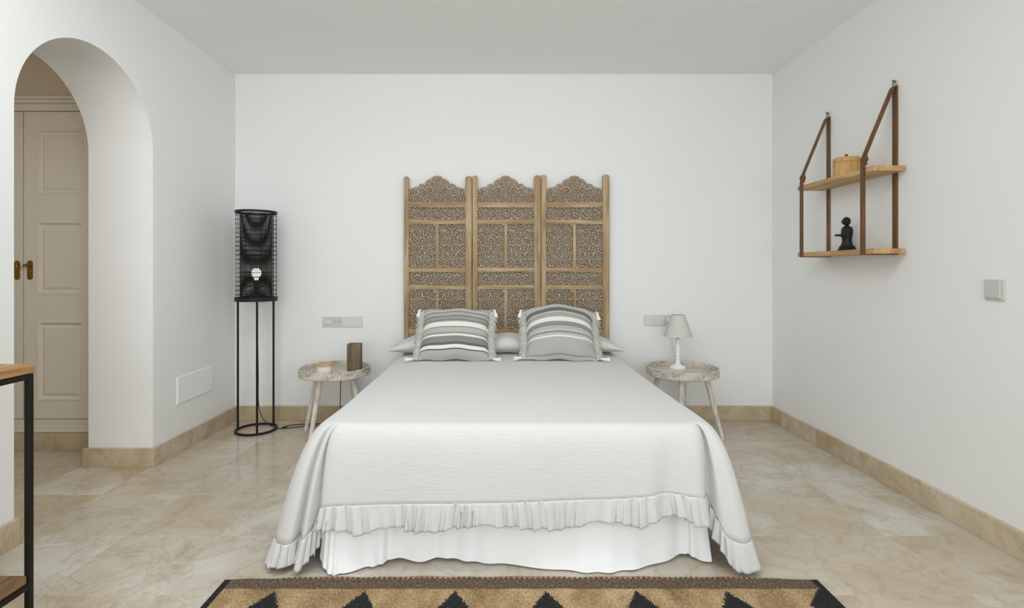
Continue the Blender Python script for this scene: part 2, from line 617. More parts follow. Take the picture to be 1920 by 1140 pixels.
# marble skirting
BH, BT = 0.107, 0.02
struct('baseboard_back', MB().box(XL, XR - BT, YB - BT, YB, 0, BH), 'marble_base', bevel=0.002)
struct('baseboard_right', MB().box(XR - BT, XR, YF, YB, 0, BH), 'marble_base', bevel=0.002)
mb = MB().box(XL, XL + BT, AY1 - BT, YB - BT, 0, BH).box(XL - WT - BT, XL, AY1 - BT, AY1, 0, BH)
struct('baseboard_left', mb, 'marble_base', bevel=0.002)
mb = MB().box(XL, XL + BT, YF, AY0 + BT, 0, BH).box(XL - WT - BT, XL, AY0, AY0 + BT, 0, BH)
struct('baseboard_left_near', mb, 'marble_base', bevel=0.002)
struct('baseboard_hall', MB().box(HX0, XL - WT - 0.003, 3.245, 3.262, 0, 0.108), 'marble_base', bevel=0.002)

# ------------------------------------------------------------------ built-in wardrobe in the hall
WY = 3.262
w = thing('wardrobe', 'cream built-in wardrobe with panelled doors seen through the white arch', 'wardrobe', (-2.97, WY, 0))
mb = MB().box(-3.50, -2.352, WY + 0.022, 3.86, 0.108, 2.185)
obj('carcass', mb, 'door_paint', w)
mb = MB().box(-3.50, -2.352, WY - 0.008, WY + 0.022, 0.112, 0.155).box(-3.50, -2.352, WY - 0.002, WY + 0.022, 0.155, 0.185)
mb.box(-3.50, -2.352, WY - 0.014, WY + 0.022, 0.110, 0.118)
obj('plinth', mb, 'door_paint', w, bevel=0.003)
mb = MB().box(-3.50, -2.352, WY - 0.004, WY + 0.022, 2.105, 2.15).box(-3.50, -2.352, WY - 0.02, WY + 0.022, 2.15, 2.172)
mb.box(-3.50, -2.352, WY - 0.034, WY + 0.022, 2.172, 2.19)
obj('cornice', mb, 'door_paint', w, bevel=0.004)


def panel_door(x0, x1, hinge_right):
    mb = MB()
    z0, z1 = 0.19, 2.10
    y0, y1 = WY, WY + 0.02
    zs = [(0.30, 0.80), (0.96, 1.42), (1.58, 1.995)]
    sx = 0.078
    mb.box(x0, x0 + sx, y0, y1, z0, z1).box(x1 - sx, x1, y0, y1, z0, z1)
    edges = [z0] + [q for p in zs for q in p] + [z1]
    for a, b in zip(edges[0::2], edges[1::2]):
        mb.box(x0 + sx, x1 - sx, y0, y1, a, b)
    for (a, b) in zs:
        # recessed field with a raised bevelled centre
        X0, X1 = x0 + sx, x1 - sx
        loops = [(0, 0), (0.006, -0.003), (0.014, -0.002), (0.02, 0.010), (0.03, 0.012), (0.048, 0.004)]
        vs, fs = [], []
        for (ins, dp) in loops:
            vs += [(X0 + ins, y0 + dp, a + ins), (X1 - ins, y0 + dp, a + ins), (X1 - ins, y0 + dp, b - ins), (X0 + ins, y0 + dp, b - ins)]
        for i in range(len(loops) - 1):
            for j in range(4):
                fs.append((i * 4 + j, i * 4 + (j + 1) % 4, i * 4 + 4 + (j + 1) % 4, i * 4 + 4 + j))
        fs.append(tuple(len(vs) - 4 + j for j in range(4)))
        mb.add(vs, fs)
    d = obj('door', mb, 'door_paint', w)
    hx = x0 + 0.040 if hinge_right else x1 - 0.034
    h = MB()
    prof = []
    for i in range(24):
        t = 2 * PI * i / 24
        zz = 0.042 if math.sin(t) > 0 else -0.042
        prof.append((hx + 0.017 * math.cos(t), 1.115 + zz + 0.018 * math.sin(t)))
    vs = [(x, WY - 0.004, z) for x, z in prof] + [(x, WY + 0.001, z) for x, z in prof]
    fs = [tuple(range(24)), tuple(range(47, 23, -1))] + [(i, i + 24, (i + 1) % 24 + 24, (i + 1) % 24) for i in range(24)]
    h.add(vs, fs)
    sg = -1 if hinge_right else 1
    h.tube([(hx, WY - 0.002, 1.145), (hx, WY - 0.02, 1.145), (hx, WY - 0.024, 1.145)], [0.006, 0.006, 0.011], 12)
    h.tube([(hx, WY - 0.022, 1.145), (hx + sg * 0.018, WY - 0.026, 1.148), (hx + sg * 0.02, WY - 0.024, 1.135)], [0.006, 0.005, 0.007], 10)
    h.tube([(hx, WY - 0.004, 1.085), (hx, WY - 0.009, 1.085)], 0.005, 10)
    obj('handle', h, 'brass', d, smooth=True, angle=40)


panel_door(-2.971, -2.52, True)
panel_door(-3.428, -2.977, False)

# ------------------------------------------------------------------ carved folding screen used as headboard
SY = 3.862          # middle of the screen's thickness
scr = thing('carved_screen', 'three-panel carved lattice wooden folding screen standing as headboard behind the bed', 'screen', (0.04, SY, 0))
PW = 0.500


def spiral_lattice(x0, x1, z0, z1, mask=None, h=0.0031, seed=0, border=0.0):
    """pierced, carved foliage panel as real relief geometry with holes; returns verts, faces"""
    rng = np.random.RandomState(seed)
    nx, nz = int(round((x1 - x0) / h)), int(round((z1 - z0) / h))
    xs, zs = np.linspace(x0, x1, nx + 1), np.linspace(z0, z1, nz + 1)
    X, Z = np.meshgrid(xs, zs, indexing='ij')
    cx = (x0 + x1) / 2
    U = np.abs(X - cx)
    p = 0.058
    best = np.full(X.shape, 9.0)
    val = np.zeros(X.shape)
    iu = int((x1 - x0) / p) + 3
    iz = int((z1 - z0) / p) + 3
    for a in range(iu):
        for b in range(iz):
            px = (a + 0.5 * (b % 2)) * p + rng.uniform(-.006, .006)
            pz = z0 + (b - 0.3) * p * 0.9 + rng.uniform(-.006, .006)
            hd = 1 if (a + b) % 2 else -1
            dx, dz = U - px, Z - pz
            r = np.hypot(dx, dz)
            th = np.arctan2(dz, dx)
            v = np.sin(r * 2 * PI / 0.0175 + hd * th * 2 + a)
            m = r < best
            val[m] = v[m]
            best[m] = r[m]
    val += 0.25 * np.sin(X * 700 + np.sin(Z * 300) * 2) * np.sin(Z * 640 + 1)
    cellv = (val[:-1, :-1] + val[1:, :-1] + val[:-1, 1:] + val[1:, 1:]) / 4
    keep = cellv > -0.30
    Xc, Zc = (X[:-1, :-1] + X[1:, 1:]) / 2, (Z[:-1, :-1] + Z[1:, 1:]) / 2
    if mask is not None:
        d = mask(Xc, Zc)
        keep |= d < border
        keep &= d > 0
    yf = SY - 0.006 - np.clip(val, -0.4, 1) * 0.0055
    yb = np.full(X.shape, SY + 0.006)
    V = np.concatenate([np.stack([X, yf, Z], -1).reshape(-1, 3), np.stack([X, yb, Z], -1).reshape(-1, 3)])
    NV = (nx + 1) * (nz + 1)
    idx = np.arange(NV).reshape(nx + 1, nz + 1)
    a, b, c, d = idx[:-1, :-1], idx[1:, :-1], idx[1:, 1:], idx[:-1, 1:]
    F = [np.stack([a, b, c, d], -1)[keep], np.stack([d, c, b, a], -1)[keep] + NV]
    K = np.zeros((nx + 2, nz + 2), bool)
    K[1:-1, 1:-1] = keep
    inner = K[1:-1, 1:-1]
    for (sl, e0, e1) in (((slice(0, -2), slice(1, -1)), d, a), ((slice(2, None), slice(1, -1)), b, c),
                         ((slice(1, -1), slice(0, -2)), a, b), ((slice(1, -1), slice(2, None)), c, d)):
        m = inner & ~K[sl]
        F.append(np.stack([e1[m], e0[m], e0[m] + NV, e1[m] + NV], -1))
    F = np.concatenate(F)
    used = np.zeros(len(V), bool)
    used[F.reshape(-1)] = True
    remap = np.cumsum(used) - 1
    return V[used], remap[F]


def lattice_mesh(name, V, F, org):
    me = bpy.data.meshes.new(name)
    V = V - np.array(org)
    me.vertices.add(len(V))
    me.vertices.foreach_set('co', V.astype(np.float32).ravel())
    me.loops.add(F.size)
    me.loops.foreach_set('vertex_index', F.astype(np.int32).ravel())
    me.polygons.add(len(F))
    me.polygons.foreach_set('loop_start', np.arange(0, F.size, 4, dtype=np.int32))
    me.polygons.foreach_set('loop_total', np.full(len(F), 4, dtype=np.int32))
    me.update()
    me.validate()
    me.materials.append(M['carved'])
    return me


# crest outline (local x from the opening's left side, z), scalloped like an ogee
CR = [(0, .100), (.006, .112), (.022, .121), (.045, .128), (.060, .130), (.069, .125), (.072, .138), (.082, .149), (.098, .153), (.110, .152), (.118, .146),
      (.121, .160), (.132, .175), (.148, .186), (.162, .190), (.1695, .187), (.172, .197), (.185, .207), (.2, .2115), (.2115, .212)]
RAILS = [(1.575, 1.615), (1.453, 1.486), (1.100, 1.132), (0.972, 1.005), (0.645, 0.680), (0.515, 0.55), (0.15, 0.19)]
POST = 0.036
IN0, IN1 = POST, PW - POST - 0.012      # opening between the posts of a panel (local x)
OPW = IN1 - IN0


def crest_mask(x0):
    cxp = np.array([c[0] for c in CR]) / 0.2115 * OPW / 2
    czp = np.array([c[1] for c in CR])

    def f(X, Z):
        u = OPW / 2 - np.abs(X - (x0 + OPW / 2))
        top = 1.597 + np.interp(u, cxp, czp)
        return top - Z
    return f


lat_cache = []


def build_screen_panel(xa, idx, dy, zt):
    mb = MB()
    yf, yb = SY - 0.016, SY + 0.016
    for xp, wd in ((xa, POST), (xa + IN1, PW - IN1)):
        mb.box(xp, xp + wd, yf, yb, 0.012, zt)
        # rounded post top
        mb.add([(xp + 0.004, yf + .003, zt), (xp + wd - .004, yf + .003, zt), (xp + wd - .004, yb - .003, zt), (xp + .004, yb - .003, zt),
                (xp + .012, yf + .009, zt + .008), (xp + wd - .012, yf + .009, zt + .008), (xp + wd - .012, yb - .009, zt + .008), (xp + .012, yb - .009, zt + .008)],
               [(0, 1, 5, 4), (1, 2, 6, 5), (2, 3, 7, 6), (3, 0, 4, 7), (4, 5, 6, 7)])
    mid = xa + (IN0 + IN1) / 2
    for (a, b) in ((1.132, 1.453), (0.680, 0.972), (0.19, 0.515)):
        mb.box(mid - 0.0115, mid + 0.0115, yf + 0.004, yb - 0.004, a, b)
    fr = obj('panel_frame', mb, 'screen_z', scr, bevel=0.003)
    for (a, b) in RAILS:
        obj('rail', MB().box(xa + IN0, xa + IN1, yf + 0.003, yb - 0.003, a, b), 'screen_x', fr, bevel=0.003)
    cells = [(xa + IN0, xa + IN1, 1.600, 1.815, 'crest'), (xa + IN0, xa + IN1, 1.486, 1.575, None), (xa + IN0, mid - .0115, 1.132, 1.453, None),
             (mid + .0115, xa + IN1, 1.132, 1.453, None), (xa + IN0, xa + IN1, 1.005, 1.100, None), (xa + IN0, mid - .0115, 0.680, 0.972, None),
             (mid + .0115, xa + IN1, 0.680, 0.972, None)]
    for q, (x0, x1, z0, z1, kind) in enumerate(cells):
        if idx == 0:
            V, F = spiral_lattice(x0, x1, z0, z1, crest_mask(x0) if kind else None, seed=q, border=0.0075 if kind else 0)
            lat_cache.append(lattice_mesh('crest' if kind else 'carved_lattice', V, F, (xa, SY, 0)))
        o = bpy.data.objects.new('carved_crest' if kind else 'carved_lattice', lat_cache[q])
        COL.objects.link(o)
        o.parent = fr
        o.location = (xa - scr.location.x, 0, 0)
    # plain lower boards behind the bed
    lb = MB().box(xa + IN0, mid - .0115, SY - .006, SY + .006, 0.19, 0.515).box(mid + .0115, xa + IN1, SY - .006, SY + .006, 0.19, 0.515)
    lb.box(xa + IN0, xa + IN1, SY - .006, SY + .006, 0.55, 0.645)
    obj('lower_board', lb, 'carved', fr)
    return fr


for i in range(3):
    build_screen_panel(-0.716 + i * 0.5045, i, 0, 1.797 + 0.006 * i)
# hinges between the panels
for i in (1, 2):
    hx = -0.716 + i * 0.5045 - 0.002
    for z in (0.35, 1.30):
        obj('hinge', MB().tube([(hx, SY + 0.018, z), (hx, SY + 0.018, z + 0.07)], 0.004, 8), 'brass', scr)

# ------------------------------------------------------------------ bed
BC = 0.05
bed = thing('bed', 'double bed with long white linen valance hanging to the marble floor', 'bed', (BC, 2.95, 0))
obj('bed_base', MB().box(-0.655, 0.755, 2.09, 3.82, 0.08, 0.26), 'valance', bed, bevel=0.01)
obj('mattress', MB().box(-0.665, 0.765, 2.06, 3.825, 0.262, 0.508), 'valance', bed, bevel=0.03)
for sx in (-0.6, 0.7):
    for sy in (2.2, 3.7):
        obj('leg', MB().tube([(sx, sy, 0), (sx, sy, 0.085)], 0.025, 12), 'black_metal', bed)


def catmull(pts, per):
    pts = [np.array(p, float) for p in pts]
    out = []
    for i in range(len(pts) - 1):
        p0, p1, p2, p3 = pts[max(i - 1, 0)], pts[i], pts[i + 1], pts[min(i + 2, len(pts) - 1)]
        for k_ in range(per):
            t = k_ / per
            out.append(0.5 * ((2 * p1) + (-p0 + p2) * t + (2 * p0 - 5 * p1 + 4 * p2 - p3) * t * t + (-p0 + 3 * p1 - 3 * p2 + p3) * t ** 3))
    out.append(pts[-1])
    return np.array(out)


# valance: top point (x, y), hem point (x, y, z)
VAL = [(-.668, 3.82, -.70, 3.82, .012), (-.668, 3.3, -.71, 3.3, .006), (-.668, 2.8, -.69, 2.8, .006), (-.668, 2.4, -.71, 2.4, .006), (-.668, 2.15, -.70, 2.12, .02),
       (-.668, 2.06, -.69, 2.0, .03), (-.655, 2.05, -.665, 1.95, .02), (-.63, 2.05, -.625, 1.915, .004), (-.58, 2.05, -.585, 1.92, .005), (-.52, 2.05, -.517, 1.955, .006),
       (-.46, 2.05, -.46, 1.975, .006), (-.41, 2.05, -.409, 2.01, .012), (-.3, 2.05, -.31, 2.0, .006), (-.22, 2.05, -.225, 2.015, .012), (-.1, 2.05, -.1, 1.995, .006), (.04, 2.05, .04, 1.978, .005),
       (.2, 2.05, .217, 1.945, .005), (.37, 2.05, .372, 1.928, .004), (.5, 2.05, .517, 1.955, .006), (.62, 2.05, .62, 2.0, .006), (.70, 2.05, .715, 2.045, .012), (.735, 2.05, .745, 2.02, .008),
       (.755, 2.05, .80, 1.99, .008), (.768, 2.06, .79, 2.04, .03), (.768, 2.15, .80, 2.15, .02), (.768, 2.5, .81, 2.5, .006), (.768, 3.0, .79, 3.0, .006), (.768, 3.82, .80, 3.82, .012)]
vc = catmull(VAL, 8)
NVv = 16


def val_pt(i, j):
    tx, ty, hx, hy, hz = vc[i]
    v = j / NVv
    g = v ** 0.8
    z = 0.40 + (max(hz, 0.003) - 0.40) * v
    wob = 0.005 * math.sin(i * 0.9 + 2 * math.sin(i * .23)) * v
    y = ty + (hy - ty) * g
    return (tx + (hx - tx) * g, y + (wob if 40 < i < 180 else 0), z)


obj('valance', MB().grid(val_pt, len(vc) - 1, NVv), 'valance', bed, smooth=True)

# bedspread: top inset line (x, y), seam point (x, y, z)
ZT = 0.535
SPR = [(-.655, 3.83, -.75, 3.83, .20), (-.655, 3.4, -.77, 3.4, .18), (-.655, 3.0, -.745, 3.0, .17), (-.655, 2.6, -.785, 2.6, .16), (-.655, 2.35, -.775, 2.32, .14),
       (-.652, 2.16, -.825, 2.15, .12), (-.648, 2.08, -.862, 2.03, .105), (-.640, 2.04, -.838, 1.96, .095), (-.630, 2.02, -.785, 1.938, .098),
       (-.622, 2.01, -.758, 1.985, .115), (-.614, 2.006, -.728, 1.925, .122), (-.606, 2.003, -.682, 1.985, .185), (-.59, 2.0, -.655, 1.938, .235),
       (-.5, 2.0, -.52, 1.934, .245), (-.35, 2.0, -.35, 1.938, .248), (-.15, 2.0, -.15, 1.932, .252), (.05, 2.0, .05, 1.934, .255), (.25, 2.0, .25, 1.938, .262),
       (.42, 2.0, .43, 1.932, .27), (.54, 2.0, .545, 1.928, .28), (.60, 2.0, .612, 1.95, .285), (.66, 2.0, .69, 1.928, .28), (.70, 2.001, .745, 1.935, .27), (.724, 2.004, .785, 2.005, .25),
       (.738, 2.008, .812, 1.95, .17), (.748, 2.014, .838, 1.93, .125), (.756, 2.025, .89, 1.92, .11), (.764, 2.05, .93, 1.955, .115), (.768, 2.10, .925, 2.05, .12),
       (.768, 2.2, .91, 2.18, .13), (.762, 2.4, .895, 2.4, .15), (.756, 2.8, .865, 2.8, .17), (.754, 3.3, .87, 3.3, .18), (.752, 3.83, .85, 3.83, .20)]
sc_ = catmull(SPR, 9)
NS = 26


def spread_pt(i, v):
    tx, ty, hx, hy, hz = sc_[i]
    dx, dy = hx - tx, hy - ty
    L = math.hypot(dx, dy)
    ux, uy = dx / L, dy / L
    c = max(0.058, 0.46 * L)
    D = ZT - hz
    h = 3 * (1 - v) ** 2 * v * c + 3 * (1 - v) * v * v * (c + (L - c) * .45) + v ** 3 * L
    z = (1 - v) ** 3 * ZT + 3 * (1 - v) ** 2 * v * ZT + 3 * (1 - v) * v * v * (ZT - .38 * D) + v ** 3 * hz
    return (tx + ux * h, ty + uy * h, z)


mb = MB()
NI = len(sc_) - 1
cen = np.array((BC, 3.83))
RK = [0.0, 0.12, 0.25, 0.38, 0.5, 0.6, 0.7, 0.78, 0.85, 0.91, 0.96, 1.0]


def full_pt(i, j):
    if j < len(RK):
        b = np.array((sc_[i][0], sc_[i][1]))
        p = cen + (b - cen) * max(RK[j], 0.002)
        z = ZT + 0.010 * (1 - RK[j] ** 6) + 0.003 * math.sin(p[0] * 9 + 1.2 * math.sin(p[1] * 4)) * (1 - RK[j]) \
            + 0.002 * math.sin(p[1] * 13 + p[0] * 3) * (1 - RK[j])
        return (p[0], p[1], z)
    return spread_pt(i, (j - len(RK) + 1) / NS)


spread = obj('bedspread', mb.grid(full_pt, NI, len(RK) - 1 + NS), 'spread', smooth=True, origin=(BC, 2.95, 0), solid=0.0025)
tag(spread, 'off-white crinkled cotton bedspread with gathered frill draped over the bed', 'bedspread')

# gathered frill round the hem: pleats that fold over themselves
seam = np.array([spread_pt(i, 1.0) for i in range(NI + 1)])
prev = np.array([spread_pt(i, 0.93) for i in range(NI + 1)])
arcl = np.concatenate([[0], np.cumsum(np.linalg.norm(np.diff(seam, axis=0), axis=1))])
NR = int(arcl[-1] / 0.0042)
sl = np.linspace(0, arcl[-1], NR + 1)
sp = np.stack([np.interp(sl, arcl, seam[:, q]) for q in range(3)], 1)
pv = np.stack([np.interp(sl, arcl, prev[:, q]) for q in range(3)], 1)
dn = sp - pv
dn /= np.linalg.norm(dn, axis=1)[:, None]
tg = np.gradient(sp, axis=0)
tg /= np.linalg.norm(tg, axis=1)[:, None]
nr = np.cross(tg, dn)
nr /= np.linalg.norm(nr, axis=1)[:, None]
rng = np.random.RandomState(11)
ph, amp, ph_now = np.zeros(NR + 1), np.zeros(NR + 1), 0.0
wl_ = 0.04
for i in range(NR + 1):
    if i % 12 == 0:
        wl_ = rng.uniform(0.026, 0.062)
    ph_now += 0.0042 / wl_ * 2 * PI
    ph[i] = ph_now
amp = 0.6 + 0.4 * np.sin(sl * 23 + 2 * np.sin(sl * 7))
lenv = 0.092 + 0.012 * np.sin(sl * 19 + 1.5 * np.sin(sl * 5.3)) + 0.004 * np.sin(sl * 61)
NRv = 12


def ruf_pt(i, j):
    v = j / NRv
    a = (0.0016 + 0.0150 * v ** 0.7) * amp[i]
    p = sp[i] + dn[i] * (lenv[i] * v - 0.006) + nr[i] * (a * math.sin(ph[i]) * -1 - 0.003 - 0.007 * v) * -1
    p = p + tg[i] * (0.0115 * v ** 0.5 * amp[i] * math.sin(2 * ph[i] + 0.6) + 0.012 * v * math.sin(sl[i] * 11))
    z = max(p[2], 0.006 + 0.001 * math.sin(i))
    return (p[0], p[1], z)


if nr[len(nr) // 2][1] > 0:
    nr = -nr
obj('frill', MB().grid(ruf_pt, NR, NRv), 'ruffle', spread, smooth=True, solid=0.0015)

# ------------------------------------------------------------------ long pillow and striped cushions
mb = MB()
PX0, PX1 = -0.765, 0.825
NU, NW = 90, 28


def pil(i, j):
    u = i / NU
    x = PX0 + (PX1 - PX0) * u
    e = min(u, 1 - u) * (PX1 - PX0)
    f = min(1.0, (e / 0.20)) ** 0.62
    f = max(f, 0.03)
    t = 2 * PI * j / NW
    cy, sy = math.cos(t), math.sin(t)
    ry = 0.185 * (0.80 + 0.20 * f)
    rz = 0.062 * f
    y = 3.648 + ry * math.copysign(abs(cy) ** 0.85, cy)
    z = 0.612 - (1 - f) * 0.045 + rz * math.copysign(abs(sy) ** 0.9, sy)
    z += 0.004 * math.sin(x * 21 + 3 * math.sin(x * 5)) * f + 0.004 * math.sin(y * 40 + x * 9) * f
    return (x, y, z)


mb.grid(pil, NU, NW)
lp = obj('long_pillow', mb, 'pillow', smooth=True, origin=(0.03, 3.63, 0.55))
tag(lp, 'long off-white pillow lying across the bed head behind both striped cushions', 'pillow')


def cushion(name, label, cx, yb, zb, W, Hh, T, lean, roll, mat, slump, seed, arch=0.0):
    """square scatter cushion leaning back against the long pillow"""
    c = thing(name, label, 'cushion', (cx, yb, zb), 'striped cushions on the bed')
    rg = random.Random(seed)
    NN = 36
    R = Matrix.Rotation(roll, 4, 'Y') @ Matrix.Rotation(-lean, 4, 'X')

    def to_world(x, y, z):
        # local: x across, z up the cushion, y depth (negative towards the viewer)
        p = R @ Vector((x, y, z))
        return Vector((cx, yb, zb)) + p

    def body(u, v, side):
        pu, pv = 1 - abs(u) ** 2.6, 1 - abs(v) ** 2.6
        th = T * (max(pu, 0) ** 0.55) * (max(pv, 0) ** 0.55)
        pin = 1 - 0.055 * (1 - v * v) * abs(u) ** 3
        pin2 = 1 - 0.05 * (1 - u * u) * abs(v) ** 3
        x = u * W / 2 * pin
        z = (v * pin2 * 0.5 + 0.5) * Hh
        y = -th * (side if side > 0 else -0.6)
        if slump and v > 0:
            sg = slump * (max(0, v) ** 2)
            z -= sg * 0.35 * (u * 0.5 + 0.5) ** 1.5
            y -= sg * 0.5 * (0.6 + 0.4 * u)
        z -= arch * u * u * (v + 1) * 0.5
        z += 0.006 * math.sin(u * 7 + seed) * abs(v)
        return to_world(x, y, z)
    mb = MB()
    uv = []
    for side in (1, -1):
        base = len(mb.v)
        for i in range(NN + 1):
            for j in range(NN + 1):
                u, v = -1 + 2 * i / NN, -1 + 2 * j / NN
                mb.v.append(tuple(body(u, v, side)))
                uv.append(((u + 1) / 2, (v + 1) / 2))
        for i in range(NN):
            for j in range(NN):
                a = base + i * (NN + 1) + j
                q = (a, a + NN + 1, a + NN + 2, a + 1)
                mb.f.append(q if side == 1 else tuple(reversed(q)))
    obj('cover', mb, mat, c, smooth=True, uv=uv)
    # thread fringe along both side edges
    for s in (-1, 1):
        fr = MB()
        for q in range(88):
            v = -0.97 + 1.94 * (q + rg.random() * 0.6) / 88
            p = body(s * 0.995, v, 0)
            ln = 0.052 + 0.02 * rg.random()
            d = (R.to_3x3() @ Vector((s, 0.0, 0))) * ln
            droop = 0.45 + 0.25 * rg.random()
            pts = [p - d * 0.12]
            for k_ in range(1, 5):
                t = k_ / 4
                w_ = p + d * t * (1 - 0.22 * t) + Vector((0, (rg.random() - .5) * .01 - .004, -ln * droop * t * t))
                w_.z = max(w_.z, zb + 0.012)
                pts.append(w_)
            fr.tube(pts, [0.0026, 0.0026, 0.0024, 0.0021, 0.0014], 5)
        obj('fringe', fr, 'fringe', c, smooth=True)
    # corner tassels
    for (u, v) in ((-1, 1), (1, 1), (-1, -1), (1, -1)):
        p = body(u, v, 0)
        tb = MB()
        o_ = Vector((u * 0.026, -0.012, 0.002 if v > 0 else 0.012))
        q = p + o_
        if v > 0:
            dirv = Vector((u * 0.25, -0.12, -1)).normalized()
        else:
            dirv = Vector((u * 1.0, -0.45, -0.02)).normalized()
        pts = [p, p + o_ * 0.6, q, q + dirv * 0.008, q + dirv * 0.016, q + dirv * 0.022, q + dirv * 0.036, q + dirv * 0.05]
        if v < 0:
            for e in pts:
                e.z = max(e.z, zb + 0.014)
        tb.tube(pts, [0.0015, 0.0015, 0.005, 0.010, 0.008, 0.009, 0.0125, 0.013], 12)
        obj('tassel', tb, 'tassel', c, smooth=True, angle=60)
    return c


cushion('striped_cushion', 'grey and cream striped cushion with level bands, left of the two on the bed', -0.300, 3.265, 0.548, 0.45, 0.415, 0.085,
        math.radians(43), math.radians(0.5), 'stripe_a', 0.0, 1, 0.012)
cushion('striped_cushion', 'grey striped cushion with arched bands and slumped top, right of the two on the bed', 0.375, 3.265, 0.548, 0.45, 0.44, 0.10,
        math.radians(43), math.radians(1.5), 'stripe_b', 0.07, 2, 0.055)

# ------------------------------------------------------------------ round tray tables


def side_table(cx, cy, label):
    t = thing('side_table', label, 'side table', (cx, cy, 0), 'round whitewashed bedside tables')
    zt = 0.462
    n = 96
    R = 0.235

    def carve(a, z):
        return 1.0 + (0.010 * math.sin(a * 48) * math.sin((z - 0.413) / 0.048 * 3 * PI) if 0.419 < z < 0.457 else 0.0)
    prof = [(R - .03, .408), (R - .004, .408), (R, .412), (R, .418)]
    prof += [(R - 0.003 + 0.002 * (q % 2), .420 + q * 0.0045) for q in range(9)]
    prof += [(R, .4575), (R, .460), (R - .003, zt), (R - .011, zt), (R - .013, .459), (R - .013, .430)]
    obj('tray_rim', MB().lathe(prof, (cx, cy, 0), 192, mod=carve), 'wash_rim', t)
    obj('tabletop', MB().lathe([(R - .0135, .412), (R - .0135, .431)], (cx, cy, 0), n), 'wash_top', t)
    ap = MB().lathe([(0.17, .395), (0.17, .4085)], (cx, cy, 0), 40)
    obj('leg_block', ap, 'wash_leg', t)
    for a in (157, 250, 335, 67):
        ca, sa = math.cos(math.radians(a)), math.sin(math.radians(a))
        p0 = (cx + .255 * ca, cy + .255 * sa, 0)
        p1 = (cx + .150 * ca, cy + .150 * sa, .405)
        pm = tuple(a_ * 0.5 + b_ * 0.5 for a_, b_ in zip(p0, p1))
        obj('leg', MB().tube([p0, pm, p1], [.0125, .016, .0185], 16), 'wash_leg', t, smooth=True, angle=40)
    return t


TLX, TRX, TY = -1.126, 1.224, 3.55
side_table(TLX, TY, 'round whitewashed tray table holding wooden block and lidded bowl, left of bed')
side_table(TRX, TY, 'round whitewashed tray table holding small white lamp, right of bed')
ZTAB = 0.431

# weathered wooden block vase and lidded bowl on the left table
bx, by = -1.003, 3.585
t = thing('block_vase', 'dark weathered square wooden block vase standing on left bedside table', 'vase', (bx, by, ZTAB))
mb = MB()
hw = 0.045
cs, sn = math.cos(.12), math.sin(.12)


def rot(x, y):
    return (bx + x * cs - y * sn, by + x * sn + y * cs)


sq = [(-hw, -hw), (hw, -hw), (hw, hw), (-hw, hw)]
vs = [rot(x, y) + (ZTAB,) for x, y in sq] + [rot(x, y) + (ZTAB + .182,) for x, y in sq] + [rot(x * .6, y * .6) + (ZTAB + .182,) for x, y in sq] + [rot(x * .6, y * .6) + (ZTAB + .10,) for x, y in sq]
fs = [(3, 2, 1, 0)] + [(i, (i + 1) % 4, 4 + (i + 1) % 4, 4 + i) for i in range(4)] + [(4 + i, 4 + (i + 1) % 4, 8 + (i + 1) % 4, 8 + i) for i in range(4)] \
    + [(8 + i, 8 + (i + 1) % 4, 12 + (i + 1) % 4, 12 + i) for i in range(4)] + [(12, 13, 14, 15)]
obj('body', mb.add(vs, fs), 'block', t, bevel=0.004)

cx, cy = -1.182, 3.50
t = thing('lidded_bowl', 'small white bowl with pale wooden lid on left bedside table', 'bowl', (cx, cy, ZTAB))
obj('bowl', MB().lathe([(.044, 0), (.05, .004), (.053, .04), (.0525, .048), (.048, .048), (.046, .01), (0.0, .008)], (cx, cy, ZTAB), 40), 'candle_glass', t, smooth=True, angle=50)
obj('lid', MB().lathe([(.057, .0485), (.0625, .050), (.0635, .054), (.0625, .059), (.058, .061), (0.0, .0615)], (cx, cy, ZTAB), 40), 'lid_wood', t, smooth=True, angle=50)

# small white table lamp on the right table
cx, cy = 1.232, 3.66
t = thing('table_lamp', 'small white table lamp with turned stem and tapered fabric shade', 'lamp', (cx, cy, ZTAB))
prof = [(.054, 0), (.055, .006), (.050, .012), (.046, .016), (.030, .024), (.018, .030), (.013, .036), (.016, .042), (.0165, .046), (.012, .052)]
z = .052
while z < .175:
    prof += [(.0105, z + .004), (.0135, z + .012), (.0135, z + .017), (.0105, z + .025)]
    z += .028
prof += [(.015, z + .004), (.016, z + .010), (.010, z + .016), (.007, z + .018), (0, z + .018)]
obj('base', MB().lathe(prof, (cx, cy, ZTAB), 28), 'white_gloss', t, smooth=True, angle=50)
obj('socket', MB().lathe([(.011, z + .0185), (.011, z + .05), (.006, z + .052), (0, z + .052)], (cx, cy, ZTAB), 16), 'brass', t, smooth=True, angle=40)
sh = MB()
sh.lathe([(.043, .372), (.045, .372), (.098, .222), (.096, .222), (.043, .372)], (cx, cy, ZTAB), 48, caps=False)
for a in range(3):
    aa = a * 2 * PI / 3 + .4
    sh.tube([(cx, cy, ZTAB + z + .048), (cx + .06 * math.cos(aa), cy + .06 * math.sin(aa), ZTAB + .325)], .0015, 6)
obj('lamp_shade', sh, 'shade_linen', t, smooth=True, angle=50)
cb = MB().tube([(cx + .03, cy + .045, ZTAB + .006), (cx + .05, cy + .07, ZTAB + .004), (cx + .05, cy + .09, ZTAB + .01), (cx + .05, cy + .125, ZTAB + .04), (cx + .05, cy + .16, ZTAB - .02),
                (cx + .03, YB - .03, .55), (1.245, YB - .035, .70), (1.243, YB - .040, .738)], .0025, 8)
obj('cable', cb, 'plastic', t, smooth=True)
